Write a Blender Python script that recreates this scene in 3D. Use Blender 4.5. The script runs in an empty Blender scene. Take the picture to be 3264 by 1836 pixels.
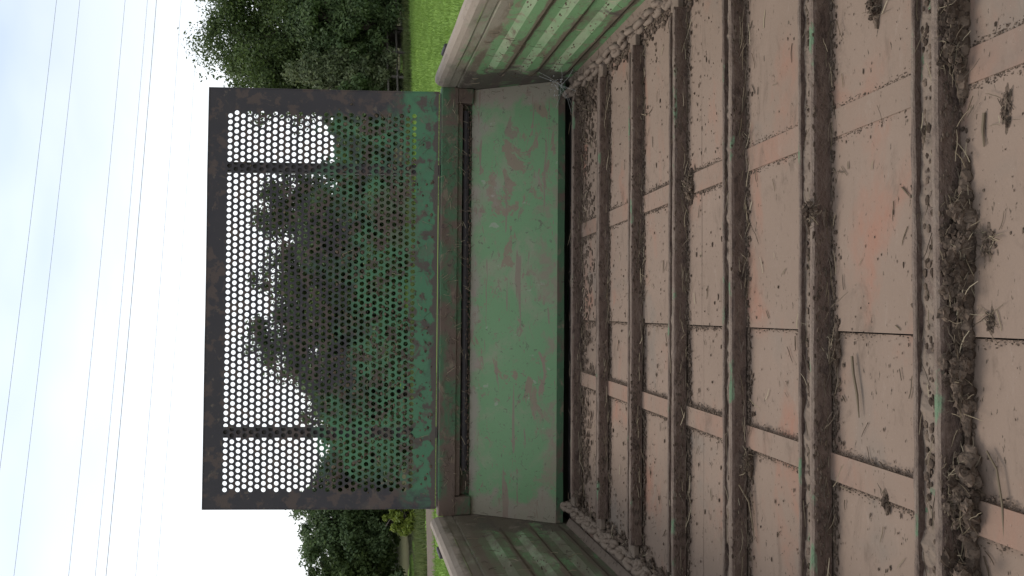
import bpy, math, random
import numpy as np
from mathutils import Vector, Matrix, noise as mnoise
random.seed(7); np.random.seed(7)
R = math.radians
scene = bpy.context.scene
col = scene.collection

# ------------------------------------------------------------------ camera
cam_d = bpy.data.cameras.new('camera'); cam = bpy.data.objects.new('camera', cam_d); col.objects.link(cam)
scene.camera = cam
c_right = Vector((0.99956986, -0.02637336, 0.01282772))      # the phone was held on its side
c_up = Vector((-0.00731675, 0.19930728, 0.97990973))
c_fwd = Vector((0.02840017, 0.97958208, -0.19902858))
cx, cy, cz = -c_up, c_right, -c_fwd
cam.matrix_world = Matrix(((cx.x, cy.x, cz.x, 0), (cx.y, cy.y, cz.y, 0), (cx.z, cy.z, cz.z, 1.0), (0, 0, 0, 1)))
cam_d.sensor_width = 36; cam_d.lens = 36 * 2600 / 3264
cam_d.clip_start = 0.05; cam_d.clip_end = 3000

# ------------------------------------------------------------------ sky, sun, exposure
SUN_EL, SUN_AZ = R(50), R(-48)           # azimuth from +Y towards +X : ahead, to the left
world = bpy.data.worlds.new('World'); scene.world = world; world.use_nodes = True
wn, wl = world.node_tree.nodes, world.node_tree.links
for n in list(wn): wn.remove(n)
wout = wn.new('ShaderNodeOutputWorld'); wbg = wn.new('ShaderNodeBackground')
sky = wn.new('ShaderNodeTexSky'); sky.sky_type = 'NISHITA'; sky.sun_disc = False
sky.sun_elevation = SUN_EL; sky.sun_rotation = SUN_AZ; sky.dust_density = 2.0; sky.air_density = 1.0
wtc = wn.new('ShaderNodeTexCoord')
wmap = wn.new('ShaderNodeMapping'); wmap.inputs['Scale'].default_value = (1.0, 1.0, 2.6); wmap.inputs['Location'].default_value = (0.35, 0.1, 0.2)
wnoise = wn.new('ShaderNodeTexNoise'); wnoise.inputs['Scale'].default_value = 1.7; wnoise.inputs['Detail'].default_value = 5; wnoise.inputs['Roughness'].default_value = 0.5
wramp = wn.new('ShaderNodeValToRGB'); wramp.color_ramp.elements[0].position = 0.38; wramp.color_ramp.elements[1].position = 0.56
wramp.color_ramp.elements[0].color = (0.7, 0.7, 0.7, 1); wramp.color_ramp.elements[1].color = (1, 1, 1, 1)
wmix = wn.new('ShaderNodeMixRGB'); wmix.inputs['Color2'].default_value = (8.7, 9.4, 10.3, 1)   # thin bright cloud
wl.new(wtc.outputs['Generated'], wmap.inputs['Vector']); wl.new(wmap.outputs['Vector'], wnoise.inputs['Vector'])
wl.new(wnoise.outputs['Fac'], wramp.inputs['Fac']); wl.new(wramp.outputs['Color'], wmix.inputs['Fac'])
wsep = wn.new('ShaderNodeSeparateXYZ'); wl.new(wtc.outputs['Generated'], wsep.inputs[0])
wel = wn.new('ShaderNodeMapRange'); wel.interpolation_type = 'SMOOTHSTEP'; wel.inputs['From Min'].default_value = .14; wel.inputs['From Max'].default_value = .36
wl.new(wsep.outputs['Z'], wel.inputs['Value'])
wmul = wn.new('ShaderNodeMath'); wmul.operation = 'MULTIPLY'; wl.new(wel.outputs[0], wmul.inputs[0])
wn2 = wn.new('ShaderNodeTexNoise'); wn2.inputs['Scale'].default_value = 2.3; wn2.inputs['Detail'].default_value = 3
wl.new(wmap.outputs['Vector'], wn2.inputs['Vector'])
wr2 = wn.new('ShaderNodeMapRange'); wr2.inputs['From Min'].default_value = .32; wr2.inputs['From Max'].default_value = .62; wr2.inputs['To Min'].default_value = .35
wl.new(wn2.outputs['Fac'], wr2.inputs['Value']); wl.new(wr2.outputs[0], wmul.inputs[1])
wcl = wn.new('ShaderNodeMixRGB'); wcl.inputs['Color1'].default_value = (8.6, 8.9, 9.2, 1); wcl.inputs['Color2'].default_value = (5.7, 6.6, 7.8, 1)   # bright haze low down, thinner cloud above
wl.new(wmul.outputs[0], wcl.inputs['Fac']); wl.new(wcl.outputs['Color'], wmix.inputs['Color2'])
wl.new(sky.outputs['Color'], wmix.inputs['Color1']); wl.new(wmix.outputs['Color'], wbg.inputs['Color'])
wbg.inputs['Strength'].default_value = 0.1
wl.new(wbg.outputs['Background'], wout.inputs['Surface'])
sun_d = bpy.data.lights.new('sun', 'SUN'); sun = bpy.data.objects.new('sun', sun_d); col.objects.link(sun)
sun_d.energy = 1.5; sun_d.angle = R(22); sun_d.color = (1.0, 0.96, 0.9)
sd = Vector((math.sin(SUN_AZ) * math.cos(SUN_EL), math.cos(SUN_AZ) * math.cos(SUN_EL), math.sin(SUN_EL)))
sun.rotation_euler = sd.to_track_quat('Z', 'Y').to_euler()
sun.location = (0, 0, 30)
scene.view_settings.view_transform = 'Standard'; scene.view_settings.look = 'None'
scene.view_settings.exposure = 0.56; scene.view_settings.gamma = 1.0
scene.view_settings.use_curve_mapping = False
scene.render.engine = 'CYCLES'

GZ = -1.15          # the meadow, with the spreader's floor at z = 0

# ------------------------------------------------------------------ materials
class NT:
    def __init__(s, name):
        s.m = bpy.data.materials.new(name); s.m.use_nodes = True
        s.n, s.l = s.m.node_tree.nodes, s.m.node_tree.links
        s.b = s.n['Principled BSDF']
        s.geo = s.n.new('ShaderNodeNewGeometry')
        s.pos = s.geo.outputs['Position']
        s.sep = s.n.new('ShaderNodeSeparateXYZ'); s.l.new(s.pos, s.sep.inputs[0])
    def mapped(s, scale, rot=(0, 0, 0), off=(0, 0, 0)):
        m = s.n.new('ShaderNodeMapping'); m.inputs['Scale'].default_value = scale
        m.inputs['Rotation'].default_value = rot; m.inputs['Location'].default_value = off
        s.l.new(s.pos, m.inputs['Vector']); return m.outputs[0]
    def noise(s, scale, detail=4, rough=0.55, dist=0.0, stretch=(1, 1, 1), off=(0, 0, 0)):
        t = s.n.new('ShaderNodeTexNoise'); t.inputs['Scale'].default_value = scale
        t.inputs['Detail'].default_value = detail; t.inputs['Roughness'].default_value = rough
        t.inputs['Distortion'].default_value = dist
        s.l.new(s.mapped(stretch, off=off), t.inputs['Vector']); return t.outputs['Fac']
    def math(s, op, a, b=0.0, c=0.0):
        m = s.n.new('ShaderNodeMath'); m.operation = op
        for i, v in enumerate((a, b, c)):
            if isinstance(v, (int, float)): m.inputs[i].default_value = v
            else: s.l.new(v, m.inputs[i])
        return m.outputs[0]
    def rng(s, v, a, b, lo=0.0, hi=1.0, smooth=True):
        m = s.n.new('ShaderNodeMapRange'); m.clamp = True
        if smooth: m.interpolation_type = 'SMOOTHSTEP'
        m.inputs['From Min'].default_value = a; m.inputs['From Max'].default_value = b
        m.inputs['To Min'].default_value = lo; m.inputs['To Max'].default_value = hi
        s.l.new(v, m.inputs['Value']); return m.outputs[0]
    def mix(s, f, a, b):
        m = s.n.new('ShaderNodeMixRGB')
        if isinstance(f, (int, float)): m.inputs[0].default_value = f
        else: s.l.new(f, m.inputs[0])
        for i, v in ((1, a), (2, b)):
            if isinstance(v, tuple): m.inputs[i].default_value = (*v, 1) if len(v) == 3 else v
            else: s.l.new(v, m.inputs[i])
        return m.outputs[0]
    def layer(s, base, colr, nz, lo, hi, amount=1.0, add=None):
        v = nz if add is None else s.math('ADD', nz, add)
        f = s.rng(v, lo, hi, 0.0, amount)
        return s.mix(f, base, colr)
    def done(s, colr, rough=0.85, bump=None, bstr=0.3, bdist=0.004, metal=0.0, spec=0.3):
        if isinstance(colr, tuple): s.b.inputs['Base Color'].default_value = (*colr, 1)
        else: s.l.new(colr, s.b.inputs['Base Color'])
        if isinstance(rough, (int, float)): s.b.inputs['Roughness'].default_value = rough
        else: s.l.new(rough, s.b.inputs['Roughness'])
        s.b.inputs['Metallic'].default_value = metal
        s.b.inputs['Specular IOR Level'].default_value = spec
        if bump is not None:
            bn = s.n.new('ShaderNodeBump'); bn.inputs['Strength'].default_value = bstr; bn.inputs['Distance'].default_value = bdist
            s.l.new(bump, bn.inputs['Height']); s.l.new(bn.outputs[0], s.b.inputs['Normal'])
        return s.m
M = {}
def floor_material(name, red_lo, red_hi, seed, red=.6):
    t = NT(name); o = (seed, seed * .7, 0)
    base = t.mix(t.noise(3.1, 3, .5, off=o), (0.194, 0.136, 0.099), (0.246, 0.174, 0.130))
    c = t.layer(base, (0.28, 0.125, 0.080), t.noise(2.6, 6, .62, .6, (1, 1.5, 1), o), red_lo, red_hi, red)           # worn through to the red primer
    c = t.layer(c, (0.178, 0.142, 0.112), t.noise(2.1, 4, .6, .3, (1, 1, 1), (4 + seed, 2, 0)), .56, .68, .7)          # bare grey patches
    c = t.layer(c, (0.27, 0.20, 0.155), t.noise(24, 5, .7, 1, (.45, 1.4, 1), o), .57, .74, .45)                       # pale dust
    c = t.layer(c, (0.105, 0.074, 0.054), t.noise(9, 7, .75, .5, (.5, 1.3, 1), (1, seed, 0)), .53, .74, .7)           # damp film
    c = t.layer(c, (0.055, 0.040, 0.028), t.noise(130, 3, .6, 0, (.42, 1.1, 1), o), .64, .71, .85)                    # specks
    c = t.layer(c, (0.30, 0.25, 0.19), t.noise(240, 2, .6, 0, (1, 1, 1), o), .70, .76, .5)
    bm = t.math('ADD', t.noise(140, 4, .65, 0, (.6, 1, 1)), t.math('MULTIPLY', t.noise(7, 3), 2.0))
    return t.done(c, .92, bm, .35, .004, spec=.15)
M['floor'] = floor_material('dusty_floor_sheet', .52, .72, 3.3, .62)
M['strip'] = floor_material('dusty_red_strip', .40, .78, 8.1, .55)

t = NT('front_board_paint')          # sloped board: dusty green enamel, scraped
up = t.rng(t.sep.outputs['Z'], .06, .42)
c = t.mix(t.noise(3.3, 4, .6), (0.108, 0.205, 0.086), (0.146, 0.235, 0.112))
c = t.layer(c, (0.240, 0.205, 0.140), t.noise(4.5, 6, .66, .4, (1, 1, 1)), .49, .72, .75)
c = t.layer(c, (0.200, 0.132, 0.090), t.noise(6.2, 11, .70, .8, (.75, 1.2, 1.2), (3, 1, 5)), .572, .592, .85)
c = t.layer(c, (0.21, 0.14, 0.10), t.noise(10, 5, .6, 1.6, (.5, 1, 1.5), (9, 4, 2)), .655, .672, .9)
edge = t.math('ABSOLUTE', t.math('SUBTRACT', t.sep.outputs['X'], .05))
c = t.layer(c, (0.23, 0.185, 0.135), t.noise(6, 5, .6, .4), .62, .80, .9, add=t.rng(edge, .80, .99, 0, .38))
c = t.layer(c, (0.235, 0.185, 0.145), t.noise(5, 5, .6), .60, .78, .85, add=t.rng(t.sep.outputs['Z'], .33, .42, 0, .22))
c = t.layer(c, (0.06, 0.05, 0.035), t.noise(46, 4, .65, 1.2, (.7, 1, 1)), .70, .735, .8)
c = t.layer(c, (0.19, 0.13, 0.095), t.noise(9, 3, .5, .4, (.25, 3, 3), (1, 8, 3)), .64, .665, .8)
c = t.layer(c, (0.185, 0.125, 0.09), t.noise(19, 9, .75, .9, (.6, 1, 1), (3, 3, 1)), .585, .62, .85)
c = t.layer(c, (0.10, 0.075, 0.055), t.noise(34, 5, .7, 1.4, (.8, 1, .7), (8, 2, 1)), .605, .655, .75)
c = t.layer(c, (0.205, 0.15, 0.105), t.noise(7, 6, .7, .5, off=(2, 9, 2)), .60, .76, .8, add=t.rng(t.sep.outputs['Z'], .20, .07, 0, .16))
c = t.layer(c, (0.30, 0.27, 0.21), t.noise(13, 3, .5, .2, (1.8, 2, .35), (6, 2, 9)), .68, .73, .5)
c = t.layer(c, (0.13, 0.10, 0.075), t.noise(120, 3, .6), .62, .72, .5)
M['board'] = t.done(c, .62, t.noise(60, 4), .25, .003, spec=.35)

t = NT('side_wall_paint')
ZZ = t.sep.outputs['Z']
c = t.mix(t.noise(3, 4, .6), (0.100, 0.200, 0.080), (0.145, 0.238, 0.112))
nz = t.geo.outputs['Normal']; nsep = t.n.new('ShaderNodeSeparateXYZ'); t.l.new(nz, nsep.inputs[0])
upd = t.rng(nsep.outputs['Z'], .25, .6)
c = t.mix(t.math('MULTIPLY', upd, t.rng(t.noise(9, 5, .7, 0, (1, .6, 1)), .3, .65, .2, .75)), c, (0.30, 0.285, 0.195))                                    # dust lying on the ledges
# manure caught in the flutes
ph = t.math('FRACT', t.math('MULTIPLY', t.math('ADD', t.math('ADD', ZZ, .003), t.math('MULTIPLY', t.noise(7, 5, .7, 0, (1, 1, 1), (7, 7, 7)), .02)), 1 / .135))
flute = t.rng(t.math('ABSOLUTE', t.math('SUBTRACT', ph, .56)), .24, .02, 0, .27)
c = t.layer(c, (0.115, 0.080, 0.056), t.noise(6.5, 7, .7, .6, (1, .45, 1.6)), .555, .68, .92, add=flute)
c = t.layer(c, (0.17, 0.125, 0.085), t.noise(11, 6, .7, .8, (1, .8, 1.6), (2, 3, 8)), .56, .68, .8, add=t.rng(ZZ, .36, .52, 0, .12))
c = t.layer(c, (0.070, 0.052, 0.042), t.noise(4, 6, .65, .5, (1, 1, 1)), .60, .68, .92, add=t.rng(t.sep.outputs['Y'], 3.15, 3.75, 0, .26))
c = t.layer(c, (0.062, 0.045, 0.032), t.noise(34, 6, .72, 1.5, (1, 1.3, .5)), .61, .69, .75)
c = t.layer(c, (0.22, 0.19, 0.14), t.noise(5, 6, .7, .3, (1, .5, 1.5), (8, 1, 1)), .50, .70, .8, add=t.rng(ZZ, .40, .52, -.06, .14))
left = t.rng(t.sep.outputs['X'], .3, -.3)
c = t.layer(c, (0.105, 0.080, 0.055), t.noise(7, 6, .7, .3, (1, .5, 1.2), (5, 5, 1)), .52, .74, .8, add=t.math('MULTIPLY', left, .20))  # left wall: extra brown dirt, with the wall's shade put into the colour
c = t.layer(c, (0.26, 0.205, 0.158), t.noise(6, 6, .7), .56, .76, .92, add=t.rng(ZZ, .51, .60, 0, .32))
c = t.layer(c, (0.13, 0.10, 0.078), t.noise(16, 6, .7, .6, (1, .5, 1)), .56, .70, .55)   # pale mud dried on the rail
M['wall'] = t.done(c, .75, t.math('ADD', t.noise(55, 5, .7), t.noise(14, 4)), .4, .006, spec=.25)

t = NT('guard_paint')                # perforated guard: dirty green low down, bare steel above with backlit darkness in its colour
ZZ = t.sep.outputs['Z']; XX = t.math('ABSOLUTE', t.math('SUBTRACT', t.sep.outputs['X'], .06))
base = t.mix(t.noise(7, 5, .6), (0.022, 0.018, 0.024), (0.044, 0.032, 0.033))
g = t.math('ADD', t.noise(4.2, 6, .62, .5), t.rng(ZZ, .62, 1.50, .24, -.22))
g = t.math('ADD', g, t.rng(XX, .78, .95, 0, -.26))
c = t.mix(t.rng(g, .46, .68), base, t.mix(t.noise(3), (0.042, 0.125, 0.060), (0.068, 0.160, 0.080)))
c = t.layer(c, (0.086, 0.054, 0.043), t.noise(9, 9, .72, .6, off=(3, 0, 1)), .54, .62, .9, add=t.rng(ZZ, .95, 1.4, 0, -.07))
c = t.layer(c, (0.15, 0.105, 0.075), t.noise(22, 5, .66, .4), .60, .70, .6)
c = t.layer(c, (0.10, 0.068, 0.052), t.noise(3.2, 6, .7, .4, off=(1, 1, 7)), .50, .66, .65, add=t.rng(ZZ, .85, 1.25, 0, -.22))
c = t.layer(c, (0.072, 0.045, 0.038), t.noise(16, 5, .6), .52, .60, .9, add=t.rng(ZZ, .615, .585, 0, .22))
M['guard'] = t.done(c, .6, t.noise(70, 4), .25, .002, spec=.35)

t = NT('beam_paint')
c = t.mix(t.noise(4, 4), (0.048, 0.100, 0.050), (0.070, 0.125, 0.064))
c = t.layer(c, (0.115, 0.072, 0.056), t.noise(4.6, 6, .64, .6, (1, 1, 1.4)), .46, .60, .92)
c = t.layer(c, (0.19, 0.135, 0.095), t.noise(15, 5, .68, .5, (.6, 1, 1)), .56, .68, .8)
c = t.layer(c, (0.055, 0.035, 0.032), t.noise(28, 5, .65, 1), .60, .68, .8)
M['beam'] = t.done(c, .75, t.noise(70, 5, .7), .35, .004, spec=.25)

t = NT('slat_steel')                 # conveyor slats: dung-stained steel, dust on top, flecks of green enamel
c = t.mix(t.noise(12, 5, .6), (0.100, 0.064, 0.049), (0.155, 0.104, 0.079))
c = t.layer(c, (0.050, 0.033, 0.027), t.noise(34, 5, .7, .6, (.5, 1, 1)), .50, .66, .8)
c = t.layer(c, (0.190, 0.134, 0.102), t.noise(30, 7, .78, .8, (.6, 1, 1)), .46, .68, .8)
nsep = t.n.new('ShaderNodeSeparateXYZ'); t.l.new(t.geo.outputs['Normal'], nsep.inputs[0])
upd = t.rng(nsep.outputs['Z'], .45, .95)
c = t.mix(t.math('MULTIPLY', upd, t.rng(t.noise(22, 5, .7, 0, (.4, 1, 1)), .35, .62, .25, .85)), c, (0.225, 0.168, 0.128))
gm = t.math('MULTIPLY', t.rng(t.noise(7, 5, .6, 0, (1, 2, 2), (2, 7, 3)), .60, .66), t.rng(nsep.outputs['Z'], .2, .6))
c = t.mix(t.math('MULTIPLY', gm, .85), c, (0.125, 0.195, 0.110))
M['slat'] = t.done(c, .8, t.math('ADD', t.noise(110, 5, .7), t.math('MULTIPLY', t.noise(32, 5, .7, .5, (.6, 1, 1)), 1.6)), .8, .006, spec=.15)

t = NT('mud_caked_chain')
c = t.mix(t.noise(20, 5, .6), (0.150, 0.108, 0.080), (0.235, 0.178, 0.135))
c = t.layer(c, (0.075, 0.052, 0.042), t.noise(45, 4, .6), .56, .68, .8)
M['chain'] = t.done(c, .95, t.noise(90, 5, .7), .5, .004, spec=.1)

t = NT('dark_dung')
ri = t.geo.outputs['Random Per Island']
c = t.mix(ri, (0.058, 0.040, 0.029), (0.155, 0.110, 0.080))
c = t.layer(c, (0.035, 0.026, 0.020), t.noise(120, 4, .7), .52, .66, .7)
c = t.layer(c, (0.20, 0.155, 0.11), t.noise(160, 3, .6, 0, (1, 1, 1), (4, 4, 4)), .62, .70, .6)
M['dung'] = t.done(c, .97, t.noise(160, 4, .7), .6, .004, spec=.08)

t = NT('straw')
ri = t.geo.outputs['Random Per Island']
rp = t.n.new('ShaderNodeValToRGB'); t.l.new(ri, rp.inputs[0])
e = rp.color_ramp.elements; e[0].position = 0; e[0].color = (0.055, 0.040, 0.028, 1); e[1].position = 1; e[1].color = (0.34, 0.27, 0.18, 1)
for p, cc in ((.45, (0.10, 0.073, 0.048)), (.72, (0.18, 0.135, 0.085)), (.9, (0.30, 0.235, 0.15))):
    k = e.new(p); k.color = (*cc, 1)
M['straw'] = t.done(rp.outputs[0], .8, spec=.2)

def simple(name, c1, c2, scale=20, rough=.85, bstr=.3, bdist=.004, metal=0, spec=.3):
    t = NT(name); return t.done(t.mix(t.noise(scale, 5, .65), c1, c2), rough, t.noise(scale * 4, 4), bstr, bdist, metal, spec)
M['dark_steel'] = simple('dark_steel', (.030, .026, .028), (.060, .048, .045), 14, .7)
M['wood'] = simple('weathered_wood', (.07, .06, .052), (.14, .12, .10), 12, .9)
M['bark'] = simple('bark', (.045, .036, .028), (.085, .068, .05), 9, .95, .6, .03)
M['rubber'] = simple('tyre_rubber', (.02, .02, .02), (.04, .036, .032), 12, .9)
M['rim'] = simple('wheel_rim_paint', (.30, .05, .03), (.22, .10, .06), 8, .6)
M['web'] = simple('cobweb', (.34, .32, .29), (.44, .42, .38), 20, .9)
M['cable'] = simple('cable', (.11, .11, .12), (.14, .14, .15), 2, .6)

def leaf_material(name, a, b, trans=.35):
    t = NT(name)
    ri = t.geo.outputs['Random Per Island']
    c = t.mix(ri, a, b)
    c = t.layer(c, tuple(x * 1.45 for x in b), t.noise(.9, 3, .6), .52, .70, .6)
    t.done(c, .6, spec=.25)
    tr = t.n.new('ShaderNodeBsdfTranslucent'); t.l.new(c, tr.inputs['Color'])
    ms = t.n.new('ShaderNodeMixShader'); ms.inputs[0].default_value = trans
    t.l.new(t.b.outputs[0], ms.inputs[1]); t.l.new(tr.outputs[0], ms.inputs[2])
    t.l.new(ms.outputs[0], t.n['Material Output'].inputs['Surface'])
    return t.m
M['leaf_dark'] = leaf_material('leaf_dark', (.042, .064, .022), (.105, .140, .042))
M['leaf_mid'] = leaf_material('leaf_mid', (.048, .076, .030), (.118, .158, .062))
M['leaf_pale'] = leaf_material('leaf_pale', (.085, .105, .052), (.165, .182, .090))
M['leaf_lime'] = leaf_material('leaf_lime', (.110, .150, .020), (.200, .230, .035))
M['grass'] = leaf_material('grass_blade', (.135, .215, .038), (.220, .310, .070), .3)
M['rough_grass'] = leaf_material('rough_grass', (.085, .120, .032), (.170, .185, .070), .3)
t = NT('meadow')
c = t.mix(t.noise(.55, 5, .6), (.125, .205, .034), (.190, .280, .058))
c = t.layer(c, (.100, .200, .022), t.noise(2.2, 6, .7, .6, (.5, 1.4, 1)), .54, .70, .75)
c = t.layer(c, (.215, .330, .060), t.noise(5, 4, .6), .58, .72, .5)
M['meadow'] = t.done(c, .9, t.noise(9, 5, .7), .6, .06, spec=.1)
t = NT('path_soil')
c = t.mix(t.noise(1.7, 6, .7), (.105, .080, .060), (.18, .142, .108))
c = t.layer(c, (.09, .10, .04), t.noise(3, 5, .7), .60, .70, .7)
M['path'] = t.done(c, .95, t.noise(8, 5), .6, .04, spec=.1)
t = NT('verge_soil')
c = t.mix(t.noise(1.3, 6, .7), (.060, .062, .028), (.115, .105, .052))
M['verge'] = t.done(c, .95, t.noise(8, 5), .6, .05, spec=.1)

# ------------------------------------------------------------------ mesh helpers
class MB:
    def __init__(s): s.v = []; s.f = []
    def add(s, verts, faces):
        o = len(s.v); s.v.extend([tuple(p) for p in verts]); s.f.extend([tuple(i + o for i in fc) for fc in faces]); return s
    def box(s, x0, x1, y0, y1, z0, z1):
        return s.add([(x0, y0, z0), (x1, y0, z0), (x1, y1, z0), (x0, y1, z0), (x0, y0, z1), (x1, y0, z1), (x1, y1, z1), (x0, y1, z1)],
                     [(0, 3, 2, 1), (4, 5, 6, 7), (0, 1, 5, 4), (1, 2, 6, 5), (2, 3, 7, 6), (3, 0, 4, 7)])
    def prism_x(s, prof, x0, x1, nx=1, wob=0.0, seed=0):
        """closed profile of (y,z), counter-clockwise seen from +x, swept along x"""
        n = len(prof); vs = []
        for i in range(nx + 1):
            x = x0 + (x1 - x0) * i / nx
            wy = wob * mnoise.noise((x * 2.1, seed, 0)); wz = .6 * wob * mnoise.noise((x * 2.6, seed, 9))
            for j, (y, z) in enumerate(prof):
                e = .5 * wob * mnoise.noise((x * 19, seed + j * 3.1, 4))
                vs.append((x, y + wy + e, z + (wz + e if z > .003 else 0)))
        fs = []
        for i in range(nx):
            for j in range(n):
                a, b = i * n + j, i * n + (j + 1) % n
                fs.append((a, b, b + n, a + n))
        fs.append(tuple(range(n - 1, -1, -1))); fs.append(tuple(nx * n + k for k in range(n)))
        return s.add(vs, fs)
    def prism_y(s, prof, y0, y1, ny=1, wob=0.0, seed=0):
        n = len(prof); vs = []
        for i in range(ny + 1):
            y = y0 + (y1 - y0) * i / ny
            for j, (x, z) in enumerate(prof):
                e = wob * mnoise.noise((y * 3.3, seed + j * 1.7, 4)) if wob else 0
                vs.append((x + e, y, z + .5 * e))
        fs = []
        for i in range(ny):
            for j in range(n):
                a, b = i * n + j, i * n + (j + 1) % n
                fs.append((a, a + n, b + n, b))
        fs.append(tuple(range(n))); fs.append(tuple(ny * n + k for k in range(n - 1, -1, -1)))
        return s.add(vs, fs)
    def tube(s, pts, rad, sides=6, caps=True):
        pts = [Vector(p) for p in pts]; n = len(pts); vs = []
        if isinstance(rad, (int, float)): rad = [rad] * n
        for i, p in enumerate(pts):
            d = (pts[min(i + 1, n - 1)] - pts[max(i - 1, 0)])
            d = d.normalized() if d.length > 1e-9 else Vector((0, 0, 1))
            a = d.cross(Vector((0, 0, 1)))
            if a.length < .05: a = d.cross(Vector((1, 0, 0)))
            a.normalize(); b = d.cross(a)
            for k in range(sides):
                th = 2 * math.pi * k / sides
                vs.append(p + (a * math.cos(th) + b * math.sin(th)) * rad[i])
        fs = []
        for i in range(n - 1):
            for k in range(sides):
                q = (k + 1) % sides
                fs.append((i * sides + k, i * sides + q, (i + 1) * sides + q, (i + 1) * sides + k))
        if caps:
            fs.append(tuple(range(sides - 1, -1, -1))); fs.append(tuple((n - 1) * sides + k for k in range(sides)))
        return s.add(vs, fs)
    def lump(s, p, sx, sy, sz, sub=1, rough=.35, seed=None):
        seed = random.random() * 99 if seed is None else seed
        vs0, fs0 = ICO[sub]; o = Vector(p)
        k = random.random() * 6.28; ck, sk = math.cos(k), math.sin(k)
        vs = []
        for v in vs0:
            m = 1 + rough * 1.6 * mnoise.noise(Vector(v) * 1.6 + Vector((seed, 0, 0))) + (rough * .7 * mnoise.noise(Vector(v) * 4.3 + Vector((0, seed, 0))) if sub > 1 else 0)
            vs.append((o.x + v[0] * m * sx, o.y + v[1] * m * sy, o.z + v[2] * m * sz))
        return s.add(vs, fs0)
    def straw(s, p, length, yaw, rad=.0012, bend=.3, rise=0.0, pitch=0.0):
        n = 4; pts = []; x, y, z = p; a = yaw; st = length / n
        for i in range(n + 1):
            pts.append((x, y, z))
            a += random.uniform(-bend, bend)
            x += math.cos(a) * st; y += math.sin(a) * st; z = max(p[2] * .5, z + st * (pitch + random.uniform(-rise, rise)))
        return s.tube(pts, [rad, rad, rad, rad * .9, rad * .6], 3)
    def build(s, name, mat, parent=None, smooth=False, **tags):
        me = bpy.data.meshes.new(name); me.from_pydata(s.v, [], s.f); me.update()
        if smooth: me.polygons.foreach_set('use_smooth', [True] * len(me.polygons))
        me.materials.append(mat)
        o = bpy.data.objects.new(name, me); col.objects.link(o)
        if parent is not None: o.parent = parent
        for k, v in tags.items(): o[k] = v
        return o
def _ico(sub):
    import bmesh
    b = bmesh.new(); bmesh.ops.create_icosphere(b, subdivisions=sub, radius=1.0)
    vs = [tuple(v.co) for v in b.verts]; fs = [tuple(v.index for v in f.verts) for f in b.faces]; b.free(); return vs, fs
ICO = {1: _ico(1), 2: _ico(2), 3: _ico(3)}
def empty(name, loc=(0, 0, 0), **tags):
    o = bpy.data.objects.new(name, None); col.objects.link(o); o.location = loc; o.empty_display_size = .2
    for k, v in tags.items(): o[k] = v
    return o
def bevel(o, w, seg=2):
    m = o.modifiers.new('edge', 'BEVEL'); m.width = w; m.segments = seg; m.limit_method = 'ANGLE'; m.angle_limit = R(40)

# ================================================================== the meadow, the path, the verge
def edge_y(x): return 24.6 + .44 * x          # where the mown grass stops
def bank(x, y, s=0.0): return GZ + .05 * mnoise.noise((x * .25, y * .25, s))
mb = MB(); N = 90
xs = [-900, -300, -120, -60] + list(np.linspace(-34, 36, N)) + [60, 120, 300, 900]
ys = [-600, -150, -40] + list(np.linspace(-12, 44, N)) + [70, 150, 400, 1400]
for y in ys:
    for x in xs:
        mb.v.append((x, y, bank(x, y) if abs(x) < 35 and -12 < y < 44 else GZ))
nx = len(xs)
for j in range(len(ys) - 1):
    for i in range(nx - 1):
        a = j * nx + i; mb.f.append((a, a + 1, a + 1 + nx, a + nx))
mb.build('meadow_ground', M['meadow'], smooth=True, kind='structure', label='bright green mown meadow around the spreader', category='ground')
def ribbon(name, x0, x1, off0, off1, lift, mat, **tags):
    m = MB(); n = 160; rows = 5
    for i in range(n + 1):
        x = x0 + (x1 - x0) * i / n
        for r in range(rows):
            o = off0 + (off1 - off0) * r / (rows - 1)
            if r in (0, rows - 1): o += .35 * mnoise.noise((x * .6, r, 3)) + .15 * mnoise.noise((x * 2.3, r, 5))
            y = edge_y(x) + o
            m.v.append((x, y, bank(x, y) + lift + (.02 if r not in (0, rows - 1) else 0)))
    for i in range(n):
        for r in range(rows - 1):
            a = i * rows + r; m.f.append((a, a + rows, a + rows + 1, a + 1))
    return m.build(name, mat, smooth=True, **tags)
ribbon('dirt_path', -34, -2.0, -2.7, -.55, .012, M['path'], kind='structure', label='brown earth path along the far side of the meadow', category='path')
ribbon('verge_ground', -60, 60, .3, 75, .016, M['verge'], kind='structure', label='rough unmown ground under the trees', category='ground')

# blades of grass where the photograph is close enough to show them
def blades(name, mat, spots, h0, h1, w, **tags):
    n = len(spots); S = np.array(spots)
    ang = np.random.uniform(0, 6.283, n); h = np.random.uniform(h0, h1, n); lean = np.random.uniform(-.5, .5, (n, 2)) * h[:, None]
    dx, dy = np.cos(ang) * w * .5, np.sin(ang) * w * .5
    V = np.zeros((n, 3, 3))
    V[:, 0] = S + np.stack([dx, dy, 0 * dx], 1); V[:, 1] = S - np.stack([dx, dy, 0 * dx], 1)
    V[:, 2] = S + np.stack([lean[:, 0], lean[:, 1], h], 1)
    me = bpy.data.meshes.new(name); me.vertices.add(n * 3); me.vertices.foreach_set('co', V.reshape(-1))
    me.loops.add(n * 3); me.loops.foreach_set('vertex_index', np.arange(n * 3, dtype=np.int32))
    me.polygons.add(n); me.polygons.foreach_set('loop_start', np.arange(0, n * 3, 3, dtype=np.int32)); me.polygons.foreach_set('loop_total', np.full(n, 3, dtype=np.int32))
    me.update(calc_edges=True); me.materials.append(mat)
    o = bpy.data.objects.new(name, me); col.objects.link(o)
    for k, v in tags.items(): o[k] = v
    return o
sp = []
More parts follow.
